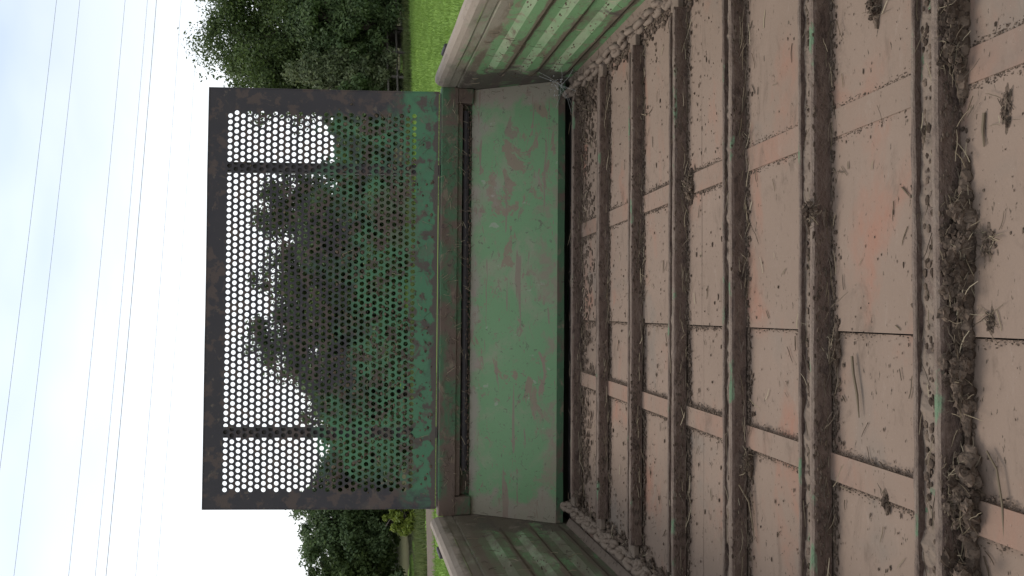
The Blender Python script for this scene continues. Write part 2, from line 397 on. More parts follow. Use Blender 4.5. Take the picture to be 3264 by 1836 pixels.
while len(sp) < 90000:
    if random.random() < .6: x, y = random.uniform(2.5, 14), random.uniform(9, 31)
    else: x, y = random.uniform(-12, -1.5), random.uniform(9, 24)
    lim = edge_y(x) + .3 if x > -2 else edge_y(x) - 2.6
    if y > lim + .3 * mnoise.noise((x, y, 1)): continue
    if mnoise.noise((x * .9, y * 1.6, 3)) < random.uniform(-.9, .35): continue
    sp.append((x, y, bank(x, y) - .005))
blades('meadow_grass', M['grass'], sp, .05, .13, .022, kind='stuff', label='short bright green grass blades of the meadow', category='grass')
sp = []
while len(sp) < 42000:
    x = random.uniform(-13, 15); o = abs(random.gauss(0, .9)) + .1
    if x < -2 and random.random() < .35: o = random.uniform(-.6, .3)
    y = edge_y(x) + o
    if mnoise.noise((x * 1.5, y * 1.5, 8)) < random.uniform(-.8, .4): continue
    sp.append((x, y, bank(x, y) - .01))
blades('rough_verge_grass', M['rough_grass'], sp, .10, .32, .03, kind='stuff', label='long tawny grass along the edge of the meadow', category='grass')

# ================================================================== trees
def crown_mesh(name, mat, rx, ry, rz, nclump, nleaf, size, shape='round', seed=0):
    rng = np.random.default_rng(seed)
    C = []
    while len(C) < nclump:
        u = rng.normal(size=3); u /= np.linalg.norm(u); rr = rng.uniform(.2, 1.0) ** .55
        z = u[2] * rr; wob = 1 + .20 * mnoise.noise((u[0] * 2 + seed, u[1] * 2, u[2] * 2))
        k = 1.0
        if shape == 'cone': k = max(.12, (1 - (z + 1) / 2) ** .8 * 1.25)
        if shape == 'drop': k = 1.05 - .35 * z
        C.append((u[0] * rr * rx * wob * k, u[1] * rr * ry * wob * k, z * rz * (wob if shape != 'cone' else 1.0)))
    C = np.array(C); cs = rng.uniform(.13, .27, nclump) * (rx + rz) / 2
    idx = rng.integers(0, nclump, nleaf)
    d = rng.normal(size=(nleaf, 3)); d /= np.linalg.norm(d, axis=1)[:, None]
    P = C[idx] + d * (cs[idx] * rng.uniform(.25, 1.15, nleaf))[:, None] * np.array([1, 1, .75])
    # stray twigs that break the outline
    far = rng.random(nleaf) < .05; P[far] *= (1 + rng.uniform(0, .05, far.sum()))[:, None]
    nrm = d * .7 + rng.normal(size=(nleaf, 3)) * .6 + np.array([0, 0, .35]); nrm /= np.linalg.norm(nrm, axis=1)[:, None]
    a = np.cross(nrm, rng.normal(size=(nleaf, 3))); a /= np.linalg.norm(a, axis=1)[:, None]; b = np.cross(nrm, a)
    s = size * rng.uniform(.6, 1.35, nleaf)[:, None]
    V = np.zeros((nleaf, 4, 3)); V[:, 0] = P - a * s; V[:, 1] = P + b * s * .48; V[:, 2] = P + a * s; V[:, 3] = P - b * s * .48
    me = bpy.data.meshes.new(name); me.vertices.add(nleaf * 4); me.vertices.foreach_set('co', V.reshape(-1))
    me.loops.add(nleaf * 4); me.loops.foreach_set('vertex_index', np.arange(nleaf * 4, dtype=np.int32))
    me.polygons.add(nleaf); me.polygons.foreach_set('loop_start', np.arange(0, nleaf * 4, 4, dtype=np.int32)); me.polygons.foreach_set('loop_total', np.full(nleaf, 4, dtype=np.int32))
    me.update(calc_edges=True); me.materials.append(mat)
    return me
def tree(name, x, y, top, low, r, mat, label, cat='tree', shape='round', leaves=15000, size=.085, seed=1, group=None, trunk=.16):
    z0 = bank(x, y); root = empty(name, (x, y, z0), label=label, category=cat)
    if group: root['group'] = group
    h = top - GZ; cz_ = (top + low) / 2 - z0; rz = (top - low) / 2
    me = crown_mesh('crown', mat, r, r, rz, int(90 + 34 * r * rz / 2), int(leaves * 2.6), size * .82, shape, seed)
    o = bpy.data.objects.new('crown', me); col.objects.link(o); o.parent = root; o.location = (0, 0, cz_)
    rng = random.Random(seed); m = MB()
    pts = [(0, 0, -.1)]
    for i in range(1, 7): pts.append((rng.uniform(-.06, .06) * i, rng.uniform(-.06, .06) * i, h * .85 * i / 6))
    m.tube(pts, [trunk * (1.25 - .19 * i) + .012 for i in range(7)], 9)
    tk = m.build('trunk', M['bark'], root, True)
    for i in range(7):
        m = MB(); zb = h * (.22 + .08 * i); a = rng.uniform(0, 6.28); L = r * rng.uniform(.5, .85)
        m.tube([(0, 0, zb), (math.cos(a) * L * .5, math.sin(a) * L * .5, zb + L * .35), (math.cos(a + .2) * L, math.sin(a + .2) * L, zb + L * .6)], [trunk * .42, trunk * .25, .015], 6)
        m.build('limb', M['bark'], tk, True)
    return root
TB = 'trees along the far side of the meadow'
tree('broadleaf_tree', 11.3, 34.0, 6.9, -.4, 3.6, M['leaf_dark'], 'tallest dark green tree, reaching farthest into the sky at the top edge of the photo', leaves=30000, seed=11, trunk=.28)
tree('broadleaf_tree', 10.0, 35.0, 6.0, 0, 1.6, M['leaf_dark'], 'tall dark tree between the tallest tree and the guard', leaves=17000, seed=12, trunk=.22)
tree('broadleaf_tree', 10.6, 30.6, 3.3, -1.0, 1.7, M['leaf_mid'], 'lower bushy green tree standing in front of the tallest tree', leaves=17000, seed=13, shape='drop')
tree('willow_tree', 8.6, 30.2, 3.3, -1.0, 1.15, M['leaf_pale'], 'pale grey-green willow with a pointed top beside the guard', leaves=15000, seed=14, shape='cone')
tree('broadleaf_tree', 7.1, 29.6, 1.9, -1.0, 1.2, M['leaf_mid'], 'small green tree half hidden by the guard, beside the willow', leaves=10000, seed=15)
tree('broadleaf_tree', 4.0, 33.0, 4.6, -.9, 1.45, M['leaf_dark'], 'dark tree seen through the guard, just below its upper post in the photo', leaves=13000, seed=16)
tree('broadleaf_tree', 1.3, 33.0, 4.5, -.9, 1.75, M['leaf_dark'], 'dark round-topped tree seen through the middle of the guard', leaves=13000, seed=17)
tree('broadleaf_tree', -1.2, 32.0, 4.8, -.9, 1.75, M['leaf_mid'], 'tallest tree seen through the guard, a little below the middle of the photo', leaves=13000, seed=18, shape='drop')
tree('broadleaf_tree', 2.9, 31.0, 3.3, -.9, 1.6, M['leaf_mid'], 'low green tree seen through the guard, a little above the middle of the photo', leaves=9000, seed=19)
tree('broadleaf_tree', -3.0, 29.5, 2.7, -.9, 1.7, M['leaf_mid'], 'low tree seen through the guard, just above its lower post in the photo', leaves=10000, seed=20)
tree('broadleaf_tree', -5.2, 28.2, 1.9, -.9, 1.5, M['leaf_dark'], 'low dark tree seen through the guard, below its lower post in the photo', leaves=10000, seed=21)
tree('broadleaf_tree', -7.0, 27.4, 2.6, -.9, 1.7, M['leaf_mid'], 'leafy tree with a ragged top right below the guard in the photo', leaves=20000, seed=22, size=.075)
tree('broadleaf_tree', -8.8, 26.6, 2.15, -.9, 1.4, M['leaf_dark'], 'darker tree cut off by the bottom edge of the photo, beyond the path', leaves=14000, seed=23, size=.075)
tree('broadleaf_tree', .1, 31.0, 3.2, -.9, 1.5, M['leaf_dark'], 'low dark tree seen through the middle of the guard between two taller ones', leaves=9000, seed=31)
bspec = [(-8.2, 23.4, -.05, .8, 'leaf_mid', 'low green shrub beside the path, at the bottom edge of the photo'),
         (-5.75, 23.2, -.15, .55, 'leaf_lime', 'yellow-green shrub beside the path, close to the guard'),
         (-3.9, 24.6, .3, 1.0, 'leaf_mid', 'shrub behind the solid edge of the guard, at its lower end in the photo'),
         (-1.2, 26.2, .5, 1.1, 'leaf_mid', 'shrub behind the guard, below the middle of the photo'),
         (1.6, 27.4, .4, 1.1, 'leaf_dark', 'shrub behind the guard, just above the middle of the photo'),
         (4.2, 28.6, .4, 1.1, 'leaf_mid', 'shrub behind the guard, at its upper end in the photo'),
         (6.5, 29.2, -.1, .9, 'leaf_mid', 'low shrub under the willow, beside the guard'),
         (12.3, 31.6, .9, 1.3, 'leaf_mid', 'tall shrub under the tallest tree, at the top edge of the photo')]
for i, (x, y, top, r, lm, lab) in enumerate(bspec):
    tree('shrub', x, y, top, GZ - .05, r, M[lm], lab, 'shrub', 'round', 5200, .065, 50 + i, trunk=.04)

def wood_band():
    rng = np.random.default_rng(5); n = 60000
    x = rng.uniform(-26, 30, n); y = 38 + .44 * x + rng.normal(0, 1.2, n)
    top = np.array([1.3 + .9 * mnoise.noise((a * .35, 3, 1)) + .5 * mnoise.noise((a * 1.3, 3, 1)) for a in x])
    z = GZ + (top - GZ) * rng.random(n) ** .7
    P = np.stack([x, y, z], 1); nr = rng.normal(size=(n, 3)); nr /= np.linalg.norm(nr, axis=1)[:, None]
    a = np.cross(nr, rng.normal(size=(n, 3))); a /= np.linalg.norm(a, axis=1)[:, None]; b_ = np.cross(nr, a); s_ = .16 * rng.uniform(.6, 1.3, n)[:, None]
    V = np.stack([P - a * s_, P + b_ * s_ * .5, P + a * s_, P - b_ * s_ * .5], 1)
    me = bpy.data.meshes.new('thicket'); me.vertices.add(n * 4); me.vertices.foreach_set('co', V.reshape(-1))
    me.loops.add(n * 4); me.loops.foreach_set('vertex_index', np.arange(n * 4, dtype=np.int32))
    me.polygons.add(n); me.polygons.foreach_set('loop_start', np.arange(0, n * 4, 4, dtype=np.int32)); me.polygons.foreach_set('loop_total', np.full(n, 4, dtype=np.int32))
    me.update(calc_edges=True); me.materials.append(M['leaf_dark'])
    o = bpy.data.objects.new('thicket', me); col.objects.link(o); o['kind'] = 'stuff'; o['label'] = 'dark thicket filling the gaps behind the trees'; o['category'] = 'thicket'
wood_band()

# wooden fence in the shade under the right-hand trees
fy = lambda x: edge_y(x) + 1.15
fence = empty('wooden_fence', (9.5, fy(9.5), GZ), label='weathered grey post and rail fence under the trees', category='fence')
for i in range(9):
    x = -3.2 + i * 1.05
    b = MB(); h = .95 + random.uniform(-.06, .06); y = fy(9.5 + x) - fy(9.5)
    b.tube([(x, y, -.1), (x + random.uniform(-.03, .03), y, h)], [.055, .048], 8); b.build('post', M['wood'], fence)
for k, z in enumerate((.42, .78)):
    for i in range(4):
        x = -3.2 + i * 2.1; y = fy(9.5 + x) - fy(9.5); y2 = fy(9.5 + x + 2.1) - fy(9.5)
        b = MB(); b.tube([(x, y - .06, z + .02 * i), (x + 2.1, y2 - .06, z + random.uniform(-.03, .05))], .035, 6); b.build('rail', M['wood'], fence)

# ================================================================== overhead lines
wires = [('leftmost in the photo', (140, 350), 17.0), ('second from the left of the photo', (217, 350), 17.0), ('third from the left of the photo', (367, 350), 14.0),
         ('fourth from the left of the photo', (441, 350), 14.0), ('fifth from the left and the heaviest', (471, 350), 14.0), ('sixth from the left of the photo', (553, 350), 13.0), ('the one closest to the guard', (612, 350), 13.0)]
az = R(76.6); wd = Vector((math.sin(az), math.cos(az), 0))
for i, (lab, (px, py), hz) in enumerate(wires):
    ray = c_right * (918 - py) + c_up * (1632 - px) + c_fwd * 2600
    p = Vector((0, 0, 1)) + ray * ((hz - 1) / ray.z)
    pts = []
    for k in range(-24, 25):
        s = k * 4.0
        pts.append(p + wd * s + Vector((0, 0, .00022 * s * s)))
    b = MB(); b.tube(pts, .009 if i != 4 else .015, 5)
    b.build('power_line', M['cable'], label='thin grey overhead power line, ' + lab, category='power line', group='overhead power lines')

# ================================================================== the manure spreader
XL, XR, XC = -.955, 1.055, .05
YF = 3.57
tr = empty('manure_spreader', (XC, 1.7, GZ), label='old green manure spreader with slatted floor and perforated front guard', category='farm trailer')
tr_inv = Matrix.Translation((-XC, -1.7, -GZ))
def part(mb_, name, mat, parent=None, smooth=False, bev=0, kind=None, label=None):
    o = mb_.build(name, mat, None, smooth)
    if bev: bevel(o, bev)
    o.parent = parent or tr
    if parent is None: o.matrix_parent_inverse = tr_inv
    else: o.matrix_parent_inverse = Matrix.Identity(4)
    if kind: o['kind'] = kind
    if label: o['label'] = label
    return o
# floor sheets (right-hand sheets lap 4 mm over the left-hand ones)
def sheet(x0, x1, y0, y1, zt, seed):
    b = MB(); nx_, ny_ = 16, 24
    for k, zz in ((0, 0), (1, -.012)):
        for j in range(ny_ + 1):
            for i in range(nx_ + 1):
                x = x0 + (x1 - x0) * i / nx_; y = y0 + (y1 - y0) * j / ny_
                w = .0016 * mnoise.noise((x * 2.3, y * 2.1, seed)) if k == 0 else 0
                b.v.append((x, y, zt + zz + w))
    o = (nx_ + 1) * (ny_ + 1)
    for j in range(ny_):
        for i in range(nx_):
            a = j * (nx_ + 1) + i
            b.f.append((a, a + 1, a + nx_ + 2, a + nx_ + 1))
    rim = [i for i in range(nx_ + 1)] + [(j * (nx_ + 1) + nx_) for j in range(1, ny_ + 1)] + [ny_ * (nx_ + 1) + i for i in range(nx_ - 1, -1, -1)] + [j * (nx_ + 1) for j in range(ny_ - 1, 0, -1)]
    for q in range(len(rim)):
        a, c_ = rim[q], rim[(q + 1) % len(rim)]; b.f.append((a, a + o, c_ + o, c_))
    return b
YB = 2.178
part(sheet(-.036, XR + .01, -.25, YB - .002, .0035, 1), 'floor_sheet', M['floor'], smooth=False)
part(sheet(-.036, XR + .01, YB + .002, YF, .0025, 2), 'floor_sheet', M['floor'])
part(sheet(XL - .01, -.039, -.25, YB - .002, -.0025, 3), 'floor_sheet', M['floor'])
part(sheet(XL - .01, -.039, YB + .002, YF, -.0035, 4), 'floor_sheet', M['floor'])
b = MB(); b.box(XL - .01, XR + .01, -.25, YF - .01, -.06, -.03); part(b, 'floor_pan', M['dark_steel'])
# wear strips
for (xa, xb, w, sd_) in ((.412, .352, .058, 5), (-.328, -.288, .056, 6)):
    b = MB(); n = 40; v = []
    for i in range(n + 1):
        y = -.25 + (3.55 + .25) * i / n; x = xa + (xb - xa) * (y - .9) / (3.3 - .9)
        z = .0065 + .0012 * mnoise.noise((y * 2.5, sd_, 0))
        b.v += [(x - w / 2, y, -.004), (x - w / 2, y, z), (x + w / 2, y, z), (x + w / 2, y, -.004)]
    for i in range(n):
        o = i * 4
        for j in range(3): b.f.append((o + j, o + j + 4, o + j + 5, o + j + 1))
    part(b, 'wear_strip', M['strip'])

# conveyor slats
SY = [1.172 + .3697 * k for k in range(-3, 7)]
prof = [(.092, 0), (.092, .019), (.089, .0225), (.084, .0225), (.081, .020), (.080, .009), (.021, .008), (.021, .032), (.0185, .0375), (.014, .0408), (.007, .0415), (.002, .0385), (-.0005, .033), (-.001, 0)]
slat_meshes = []
for k, y in enumerate(SY):
    b = MB(); b.prism_x(prof, -.795 + random.uniform(-.01, .01), .925 + random.uniform(-.01, .01), 90, .0028, k * 7.7)
    o = part(b, 'conveyor_slat', M['slat'])
    o.location = (0, 0, .0045); 
    for v in o.data.vertices: v.co.y += y + (v.co.x - .05) * random.uniform(0, .0000)
    rz = random.uniform(-.004, .004)
    for v in o.data.vertices: v.co.y += v.co.x * rz
    for sx in (-1, 1):                              # the end shoe that hooks on the chain
        xe = -.795 if sx < 0 else .925
        c_ = MB(); c_.box(min(xe, xe + sx * .045), max(xe, xe + sx * .045), y + .012, y + .070, .004, .024)
        e = part(c_, 'end_shoe', M['chain'], o); bevel(e, .004)

# chains: caked round links, one standing, one lying
def link_mesh(name, seed):
    me_b = MB(); L, W, r = .027, .0150, .0105; seg, sides = 14, 7; vs = []
    for i in range(seg):
        th = 2 * math.pi * i / seg
        cx_ = math.cos(th) * W + 0; cy_ = math.sin(th) * W + (L - W) * (1 if math.sin(th) > 0 else -1)
        nxn, nyn = math.cos(th), math.sin(th)
        for k in range(sides):
            ph_ = 2 * math.pi * k / sides
            rr = r * (1 + .32 * mnoise.noise((cx_ * 90 + seed, cy_ * 90, ph_)))
            vs.append((cx_ + nxn * math.cos(ph_) * rr, cy_ + nyn * math.cos(ph_) * rr, math.sin(ph_) * rr))
    fs = []
    for i in range(seg):
        for k in range(sides):
            a, b_ = i * sides + k, i * sides + (k + 1) % sides
            c_, d_ = ((i + 1) % seg) * sides + (k + 1) % sides, ((i + 1) % seg) * sides + k
            fs.append((a, d_, c_, b_))
    me_b.add(vs, fs); sv = random.getstate(); random.seed(seed)
    for q in range(3): me_b.lump((random.uniform(-.012, .012), random.uniform(-.02, .02), random.uniform(-.004, .010)), .013, .013, .012, 2, .3)
    random.setstate(sv)
    me = bpy.data.meshes.new(name); me.from_pydata(me_b.v, [], me_b.f); me.update(); me.polygons.foreach_set('use_smooth', [True] * len(me.polygons))
    me.materials.append(M['chain']); return me
LM = [link_mesh('chain_link', s_) for s_ in range(1, 7)]
for cxx in (.985, -.865):
    ch = empty('drag_chain'); ch.parent = tr; ch.matrix_parent_inverse = tr_inv; ch.location = (cxx, 0, 0)
    nl = 92
    for i in range(nl):
        y = 3.53 - i * .042
        if y < .3: break
        o = bpy.data.objects.new('chain_link', LM[(i * 5 + (i // 7)) % 6]); col.objects.link(o); o.parent = ch
        stand = i % 2 == 0
        o.location = (random.uniform(-.003, .003) + (.0), y, .030 if stand else .017)
        o.rotation_euler = (random.uniform(-.12, .12), (R(78) if stand else R(8)) + random.uniform(-.25, .25), random.uniform(-.15, .15))
        o.scale = (1.0, 1.08, 1.0)

# side walls: fluted sheet under a rolled rail
inner = [(.004, .545), (.001, .538), (.0, .506), (-.006, .503), (-.006, .498), (0, .495), (0, .413), (.015, .384), (.015, .338), (0, .318),
         (0, .278), (.015, .249), (.015, .203), (0, .183), (0, .143), (.015, .114), (.015, .072), (0, .052), (0, -.01)]
rail = [(-.062, .556), (-.060, .585), (-.050, .601), (-.034, .607), (-.016, .604), (-.003, .592), (.004, .572)]
for side, X in ((1, XR), (-1, XL)):
    pr = [(X - side * d, z) for d, z in inner] + [(X + side * .045, -.01), (X + side * .045, .50)]
    pr = pr[::-1] if side > 0 else pr
    b = MB(); b.prism_y(pr, -.25, 3.864, 70, .0022, 20 * side)
    for i_, v_ in enumerate(b.v):                    # the flutes die out where the front plate is welded in
        d_ = (X - v_[0]) * side
        if d_ > 0: b.v[i_] = (X - side * d_ * max(0, min(1, (3.56 - v_[1]) / .16)), v_[1], v_[2])
    w = part(b, 'side_wall', M['wall'])
    rp_ = [(X - side * d, z) for d, z in rail] + [(X - side * .004, .5455), (X + side * .05, .5455)]
    rp_ = rp_ if side > 0 else rp_[::-1]
    b = MB(); b.prism_y(rp_[::-1] if True else rp_, -.25, 3.79, 60, .004, 7 * side)
    r_ = part(b, 'top_rail', M['wall'], w, smooth=False)
    x0, x1 = (X + .064, X + .084) if side > 0 else (X - .084, X - .064)
    b = MB(); b.box(x0, x1, 3.43, 3.55, .42, .605); e = part(b, 'latch_plate', M['dark_steel'], w); bevel(e, .006)
    # sill angle between the wall and the chain
    b = MB(); s0, s1 = (X - .030, X + .0) if side > 0 else (X, X + .030)
    b.prism_y([(s0, .0045), (s1, .0045), (s1, .022 if side > 0 else .006), (s0, .006 if side > 0 else .022)] if True else [], -.25, 3.56, 30, .001, 3)
    part(b, 'floor_sill', M['chain'], w)
    for yy in (.6, 1.7, 2.8):
        x0, x1 = (X + .046, X + .10) if side > 0 else (X - .10, X - .046)
        b = MB(); b.box(x0, x1, yy, yy + .06, -.2, .5); part(b, 'wall_stake', M['beam'], w)

# front: sloping board, lip, recessed beam
b = MB(); nxb, nzb = 40, 8
y0, z0, y1, z1 = 3.585, .062, 3.83, .422
for k in (0, 1):
    for j in range(nzb + 1):
        for i in range(nxb + 1):
            x = XL + .002 + (XR - XL - .004) * i / nxb; f = j / nzb
            # the top corners are nipped in a little
            w = .004 * mnoise.noise((x * 1.6, f * 2, 5)); y = y0 + (y1 - y0) * f + w + k * .010; z = z0 + (z1 - z0) * f - k * .007
            b.v.append((x, y, z))
o_ = (nxb + 1) * (nzb + 1)
for j in range(nzb):
    for i in range(nxb):
        a = j * (nxb + 1) + i; b.f.append((a, a + 1, a + nxb + 2, a + nxb + 1)); b.f.append((a + o_, a + nxb + 1 + o_, a + nxb + 2 + o_, a + 1 + o_))
brd = part(b, 'front_board', M['board'], smooth=True)
b = MB(); b.prism_x([(3.583, .030), (3.593, .030), (3.595, .0615), (3.583, .0615)], XL + .004, XR - .004, 60, .002, 3); part(b, 'board_lip', M['beam'])
b = MB()
b.box(XL - .04, XR + .04, 3.88, 3.90, -.32, .395); part(b, 'front_box_wall', M['dark_steel'])
b = MB(); b.box(XL - .04, XR + .04, 3.30, 3.88, -.32, -.30); part(b, 'front_box_bottom', M['dark_steel'])
for xa in (XL - .045, XR + .015):
    b = MB(); b.box(xa, xa + .03, 3.30, 3.88, -.32, -.011); part(b, 'front_box_side', M['dark_steel'])
b = MB(); b.tube([(XL, 3.66, -.05), (XR, 3.66, -.05)], .035, 14); part(b, 'front_shaft', M['dark_steel'])
# beam: upper face, thin step, recess
bx0, bx1 = XL + .002, XR - .002
b = MB(); b.prism_x([(3.800, .4935), (3.860, .4935), (3.860, .5715), (3.806, .5715), (3.800, .566)], bx0, bx1, 70, .0018, 11); part(b, 'front_beam', M['beam'])
b = MB(); b.prism_x([(3.812, .470), (3.858, .470), (3.858, .492), (3.812, .492)], bx0 + .09, bx1 - .075, 60, .0015, 12); part(b, 'beam_step', M['beam'])
b = MB(); b.box(bx0, bx1, 3.866, 3.875, .40, .56); part(b, 'recess_back', M['beam'])
for xa, xb in ((bx0, bx0 + .085), (bx1 - .070, bx1)):
    b = MB(); b.box(xa, xb, 3.802, 3.864, .418, .4925); o = part(b, 'beam_end_plate', M['beam']); bevel(o, .004)
b = MB(); b.tube([(bx0 + .2, 3.845, .445), (bx1 - .1, 3.845, .448)], .016, 8); part(b, 'recess_pipe', M['dark_steel'])

# perforated guard, leaning forwards
P0 = Vector((0, 3.815, .583)); tilt = R(8.6); gu = Vector((0, math.sin(tilt), math.cos(tilt))); gn = Vector((0, -math.cos(tilt), math.sin(tilt)))
GXL, GXR, GH = -.917, 1.027, 1.062
pitch, hr = .02935, .0107
rows, colsn = 30, 60
hx0 = GXL + .071; hz0 = .100
TH = .003
b = MB(); SEG = 16
def gp(x, h, t=0.0):
    w = .007 * mnoise.noise((x * 1.3, h * 1.5, 2)) + .0015 * mnoise.noise((x * 7, h * 7, 6))
    return Vector((x, 0, 0)) + Vector((0, P0.y, P0.z)) + gu * h - gn * (t + w)
def cell(xa, xb, ha, hb, cx_, ch_):
    ring, rect = [], []
    for k in range(SEG):
        th = 2 * math.pi * (k + .5) / SEG; c_, s_ = math.cos(th), math.sin(th)
        ring.append((cx_ + c_ * hr, ch_ + s_ * hr))
        m_ = min(((xb - cx_) if c_ > 0 else (xa - cx_)) / c_, ((hb - ch_) if s_ > 0 else (ha - ch_)) / s_)
        rect.append((cx_ + c_ * m_, ch_ + s_ * m_))
    pts = []
    corners = {1: (xb, hb), 5: (xa, hb), 9: (xa, ha), 13: (xb, ha)}
    vs = [gp(*p) for p in ring] + [gp(*p) for p in rect] + [gp(*p, TH) for p in ring] + [gp(*p, TH) for p in rect]
    cidx = {}
    for k, p in corners.items():
        cidx[k] = len(vs); vs.append(gp(*p)); vs.append(gp(*p, TH))
    fs = []
    for k in range(SEG):
        q = (k + 1) % SEG
        fs.append((k, k + SEG, q + SEG, q)); fs.append((k, q, q + 2 * SEG, k + 2 * SEG)); fs.append((k + 2 * SEG, q + 2 * SEG, q + 3 * SEG, k + 3 * SEG))
        if k in cidx:
            ci = cidx[k]; fs.append((k + SEG, ci, q + SEG)); fs.append((k + 3 * SEG, q + 3 * SEG, ci + 1))
    b.add(vs, fs)
def plate(xa, xb, ha, hb, n=1, mfy=1):
    for i in range(n):
        for j in range(mfy):
            x0_, x1_ = xa + (xb - xa) * i / n, xa + (xb - xa) * (i + 1) / n
            h0_, h1_ = ha + (hb - ha) * j / mfy, ha + (hb - ha) * (j + 1) / mfy
            q = [(x0_, h0_), (x1_, h0_), (x1_, h1_), (x0_, h1_)]
            b.add([gp(*p) for p in q] + [gp(*p, TH) for p in q], [(0, 1, 2, 3), (7, 6, 5, 4)])
hx1 = hx0 + (colsn + .5) * pitch; hz1 = hz0 + rows * pitch
for r in range(rows):
    off = 0 if r % 2 else pitch / 2
    for c_ in range(colsn):
        x = hx0 + off + c_ * pitch
        # a handful of blind spots at the ends of the rows
        cell(x, x + pitch, hz0 + r * pitch, hz0 + (r + 1) * pitch, x + pitch / 2, hz0 + (r + .5) * pitch)
    if off: plate(hx0, hx0 + off, hz0 + r * pitch, hz0 + (r + 1) * pitch)
    else: plate(hx1 - pitch / 2, hx1, hz0 + r * pitch, hz0 + (r + 1) * pitch)
plate(GXL, hx0, 0, GH, 1, 30); plate(hx1, GXR, 0, GH, 1, 30); plate(hx0, hx1, 0, hz0, 60, 1); plate(hx0, hx1, hz1, GH, 60, 2)
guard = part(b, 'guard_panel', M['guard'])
def rimbar(xa, xb, ha, hb, name='guard_rim', n=24):
    r = MB(); vs = []
    for i in range(n + 1):
        f = i / n
        if xb - xa > hb - ha: q = [(xa + (xb - xa) * f, ha), (xa + (xb - xa) * f, hb)]
        else: q = [(xa, ha + (hb - ha) * f), (xb, ha + (hb - ha) * f)]
        vs += [gp(*q[0], -.0015), gp(*q[1], -.0015), gp(*q[1], .024), gp(*q[0], .024)]
    fs = []
    for i in range(n):
        for k in range(4):
            a, c_ = i * 4 + k, i * 4 + (k + 1) % 4; fs.append((a, c_, c_ + 4, a + 4))
    fs += [(0, 3, 2, 1), (n * 4, n * 4 + 1, n * 4 + 2, n * 4 + 3)]
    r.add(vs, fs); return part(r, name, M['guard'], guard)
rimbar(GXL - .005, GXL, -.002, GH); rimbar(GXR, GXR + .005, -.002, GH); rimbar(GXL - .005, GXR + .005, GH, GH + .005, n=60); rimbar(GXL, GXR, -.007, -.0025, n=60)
for xa in (.663, -.572):
    r = MB(); pc = [gp(xa - .023, -.05, .012), gp(xa + .023, -.05, .012), gp(xa + .023, -.05, .05), gp(xa - .023, -.05, .05), gp(xa - .023, GH - .04, .012), gp(xa + .023, GH - .04, .012), gp(xa + .023, GH - .04, .05), gp(xa - .023, GH - .04, .05)]
    r.add(pc, [(0, 3, 2, 1), (4, 5, 6, 7), (0, 1, 5, 4), (1, 2, 6, 5), (2, 3, 7, 6), (3, 0, 4, 7)]); part(r, 'guard_post', M['dark_steel'])

# running gear underneath
for xx in (-.45, .55):
    b = MB(); b.box(xx - .05, xx + .05, -.2, 3.75, -.34, -.06); part(b, 'chassis_beam', M['beam'])
b = MB(); b.box(.0, .1, 3.85, 5.6, -.36, -.24); part(b, 'drawbar', M['beam'])
b = MB(); b.box(-.02, .12, 3.76, 3.86, -.4, -.06); part(b, 'drawbar_mount', M['beam'])
b = MB(); b.tube([(-1.0, 1.3, -.60), (1.1, 1.3, -.60)], .05, 12); part(b, 'axle', M['dark_steel'])
for xx in (-.45, .55):
    b = MB(); b.box(xx - .04, xx + .04, 1.2, 1.4, -.6, -.34); part(b, 'axle_mount', M['dark_steel'])
for sx, xx in ((-1, -1.26), (1, 1.36)):
    wv = [(xx + d, r_) for d, r_ in ((-.15, .27), (-.16, .42), (-.12, .52), (0, .55), (.12, .52), (.16, .42), (.15, .27))]
    def lathe(pf, n=32, closed=True):
        q = MB(); m_ = len(pf)
        for i in range(n):
            th = 2 * math.pi * i / n
            for x, r_ in pf: q.v.append((x, 1.3 + math.cos(th) * r_, -.60 + math.sin(th) * r_))
        for i in range(n):
            for k in range(m_ if closed else m_ - 1):
                a, b_ = i * m_ + k, i * m_ + (k + 1) % m_; c_, d_ = ((i + 1) % n) * m_ + (k + 1) % m_, ((i + 1) % n) * m_ + k
                q.f.append((a, b_, c_, d_))
        return q
    ty = part(lathe(wv), 'wheel', M['rubber'], smooth=True, label='black tyre under the bed')
    part(lathe([(xx - .1, .27), (xx - .1, .24), (xx - .01, .2), (xx - .01, .04), (xx + .02, .04), (xx + .02, .2), (xx + .1, .24), (xx + .1, .27)]), 'rim', M['rim'], ty)
    b = MB(); b.tube([(xx - .14, 1.3, -.60), (xx + .14, 1.3, -.60)], .07, 12); part(b, 'hub', M['rim'], ty)

# ================================================================== dung, straw and crumbs lying in the bed
def on_floor(x): return .004 if x > -.036 else -.001
crumbs, straws = MB(), MB()
# scattered flecks, dragged lengthwise across the bed
for i in range(4200):
    x = random.uniform(XL + .05, XR - .05); y = random.uniform(.75, 3.55)
    if mnoise.noise((x * 2, y * 2, 3)) < random.uniform(-.7, .5): continue
    l = random.choice((.001, .0012, .0015, .0015, .002, .003)) * (1 if y < 2 else 1.5); crumbs.lump((x, y, on_floor(x) + .001), l * random.uniform(.9, 2.2), l * .55, l * .5, 1, .5)
for i in range(330):
    x = random.uniform(XL + .06, XR - .06); y = random.uniform(.85, 3.5)
    straws.straw((x, y, on_floor(x) + .002), random.uniform(.012, .045), random.choice((0, math.pi)) + random.gauss(0, .5), random.uniform(.0006, .0014), .25, .02)
